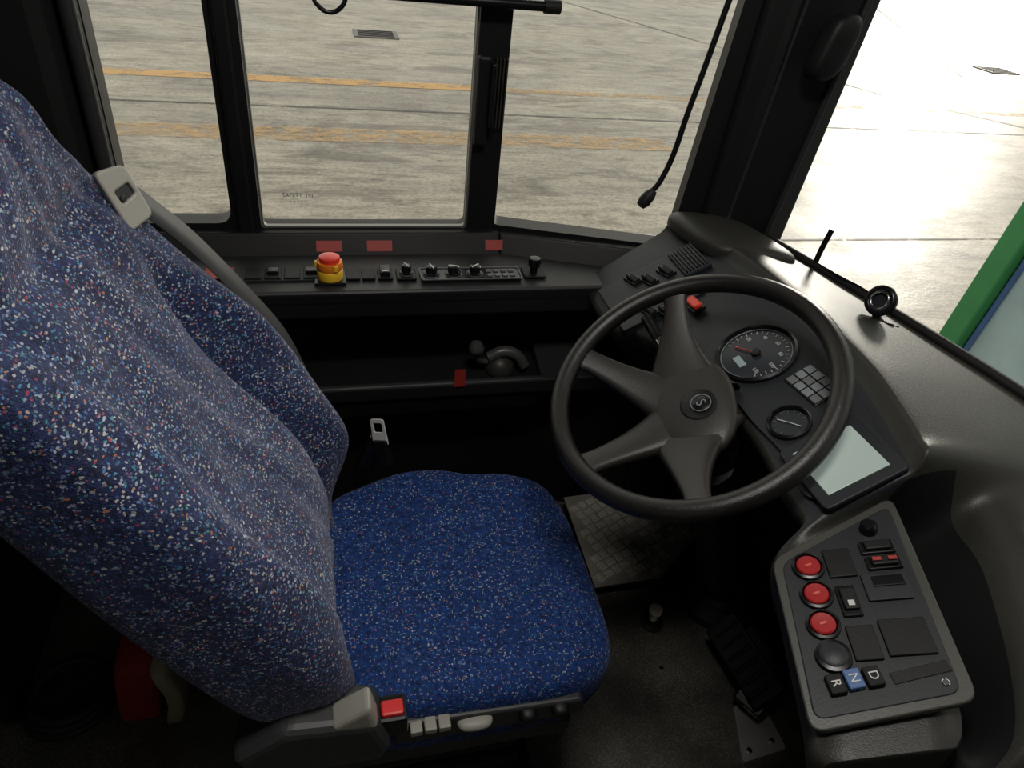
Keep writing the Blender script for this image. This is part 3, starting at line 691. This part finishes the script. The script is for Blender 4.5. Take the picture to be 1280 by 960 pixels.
# ---------------------------------------------------------------- floor items
tp=empty('tread_plate',(.75,1.13,0.03))
M_tread=plastic('tread_aluminium',(.40,.38,.33),.40,metal=.4,bump=.1,big=14,var=.35)
M_bars=plastic('tread_bar_aluminium',(.90,.87,.78),.28,metal=.4,bump=0,big=14,var=.1)
PL=frame_of((.745,1.14,.055),(1,0,.05),(0,1,.04))
shape('plate',[[(-.15,.17),(-.155,-.13),(.02,-.13),(.19,.0),(.18,.17)]],.004,M_tread,tp,PL)
bm=bmesh.new()
def inside(x,y): return -.135<x<.165 and y<.155 and y>-.112 and (x<.02 or y>-.13+.76*(x-.02)+.028)
cr_,sr_=math.cos(.35),math.sin(.35)
for i in range(-12,13):
    for j in range(-12,13):
        gx_,gy_=i*.027,j*.027
        cx,cy=gx_*cr_-gy_*sr_,gx_*sr_+gy_*cr_
        if not inside(cx,cy): continue
        hor=(i+j)%2==0
        for q in (-1.5,-.5,.5,1.5):
            o_=q*.0062
            lx,ly=(.0225,.0032) if hor else (.0032,.0225)
            dx,dy=(0,o_) if hor else (o_,0)
            mt=PL@Matrix.Translation((cx,cy,.0045))@Matrix.Rotation(.35,4,'Z')@Matrix.Translation((dx,dy,0))
            r_=bmesh.ops.create_cube(bm,size=1)
            for v in r_['verts']:
                tpz=.7 if v.co.z>0 else 1
                v.co=mt@Vector((v.co.x*lx*tpz,v.co.y*ly*tpz,v.co.z*.005))
me=D.meshes.new('treads'); bm.to_mesh(me); bm.free(); obj('treads',me,M_bars,tp)
box('support',(.74,1.15,.02),(.20,.20,.03),M_rubber,tp,.004)
fs_=empty('floor_switch',(.73,.94,0)); lathe('base',[(0,.0),(.028,0),(.028,.006),(.018,.010),(.016,.02),(0,.02)],M_rubber,fs_,Matrix.Translation((.715,.92,0)))
lathe('button',[(0,.02),(.010,.02),(.010,.045),(.016,.046),(.016,.056),(.006,.058),(0,.055)],plastic('brass',(.85,.76,.58),.3,metal=.2,bump=0),fs_,Matrix.Translation((.715,.92,0)))
pd=empty('accelerator_pedal',(.87,.67,0))
shape('bracket',[rpoly([(-.06,-.06),(.05,-.05),(.05,.06),(-.02,.06)],.01)],.006,plastic('bracket_steel',(.40,.39,.37),.35,metal=.4,bump=0),pd,Matrix.Translation((.835,.625,.0)))
box('arm',(.86,.68,.06),(.10,.07,.03),M_black,pd,.006,rot=(0,-.6,.5)); box('tread',(.845,.74,.09),(.08,.20,.022),M_rubber,pd,.006,rot=(0,-.75,.1))
for i in range(6): box('rib_%d'%i,(.835,.66+i*.03,.103),(.06,.008,.006),M_black,pd,.002,rot=(0,-.75,.1))
for i,(x,y) in enumerate([(.80,.585),(.86,.595)]): cyl('bolt_%d'%i,.007,.006,M_chrome,pd,Matrix.Translation((x,y,.005)),seg=6)
sc=empty('floor_screw',(.72,.83,0)); lathe('head',[(0,.004),(.005,.004),(.007,0)],M_chrome,sc,Matrix.Translation((.69,.80,0)))
rb=empty('red_bag',(-.40,.93,0))
rcube('body',lambda x,y,z:(-.41+.040*x+.01*z,.93+.07*y,.09+.09*z),M_red_cloth,rb,8,8)
rcube('beige_side',lambda x,y,z:(-.34+.018*x-.02*z*z,.90+.06*y,.09+.09*z),M_beige,rb,8,6)
cc=empty('coiled_hose',(-.60,.95,0))
for i in range(3): torus('loop_%d'%i,.075-.004*i,.010,M_rubber,cc,Matrix.Translation((-.56+.004*i,.93,.012+i*.018)),64,12)
wp=box('trim_3',(-.66,1.15,.35),(.03,.50,.70),M_wall,None,.01)

# ---------------------------------------------------------------- lights
w=D.worlds.new('world'); C.scene.world=w; w.use_nodes=True
w.node_tree.nodes['Background'].inputs[0].default_value=(1,.955,.87,1); w.node_tree.nodes['Background'].inputs[1].default_value=1.25
sl=D.lights.new('sun','SUN'); sl.energy=1.5; sl.angle=math.radians(6); sl.color=(1,.93,.82)
so=D.objects.new('sun',sl); col.objects.link(so); so.rotation_euler=Vector((.80,.86,.26)).to_track_quat('Z','Y').to_euler()
al_=D.lights.new('ceiling_lamp','AREA'); al_.shape='RECTANGLE'; al_.size=.4; al_.size_y=.2; al_.energy=9.5; al_.color=(1,.96,.9)
ao=D.objects.new('ceiling_lamp',al_); col.objects.link(ao); ao.location=(.22,.40,2.02)

# ---------------------------------------------------------------- camera
cam=D.cameras.new('camera'); co=D.objects.new('camera',cam); col.objects.link(co); C.scene.camera=co
cam.sensor_width=36; cam.lens=880/1280*36; cam.clip_start=.02; cam.clip_end=300
Xc=Vector((0.9696,-0.0535,0.2392)); Yc=Vector((-0.2240,-0.5898,0.7760)); Zc=Vector((0.0995,-0.8058,-0.5837))
m=Matrix.Identity(4)
for i,a in enumerate((Xc,Yc,Zc)):
    m[i][0]=a.x; m[i][1]=-a.y; m[i][2]=-a.z
m=m.to_3x3().to_quaternion().to_matrix().to_4x4(); m.translation=(0,0,1.45)
co.matrix_world=m
C.scene.view_settings.view_transform='Standard'
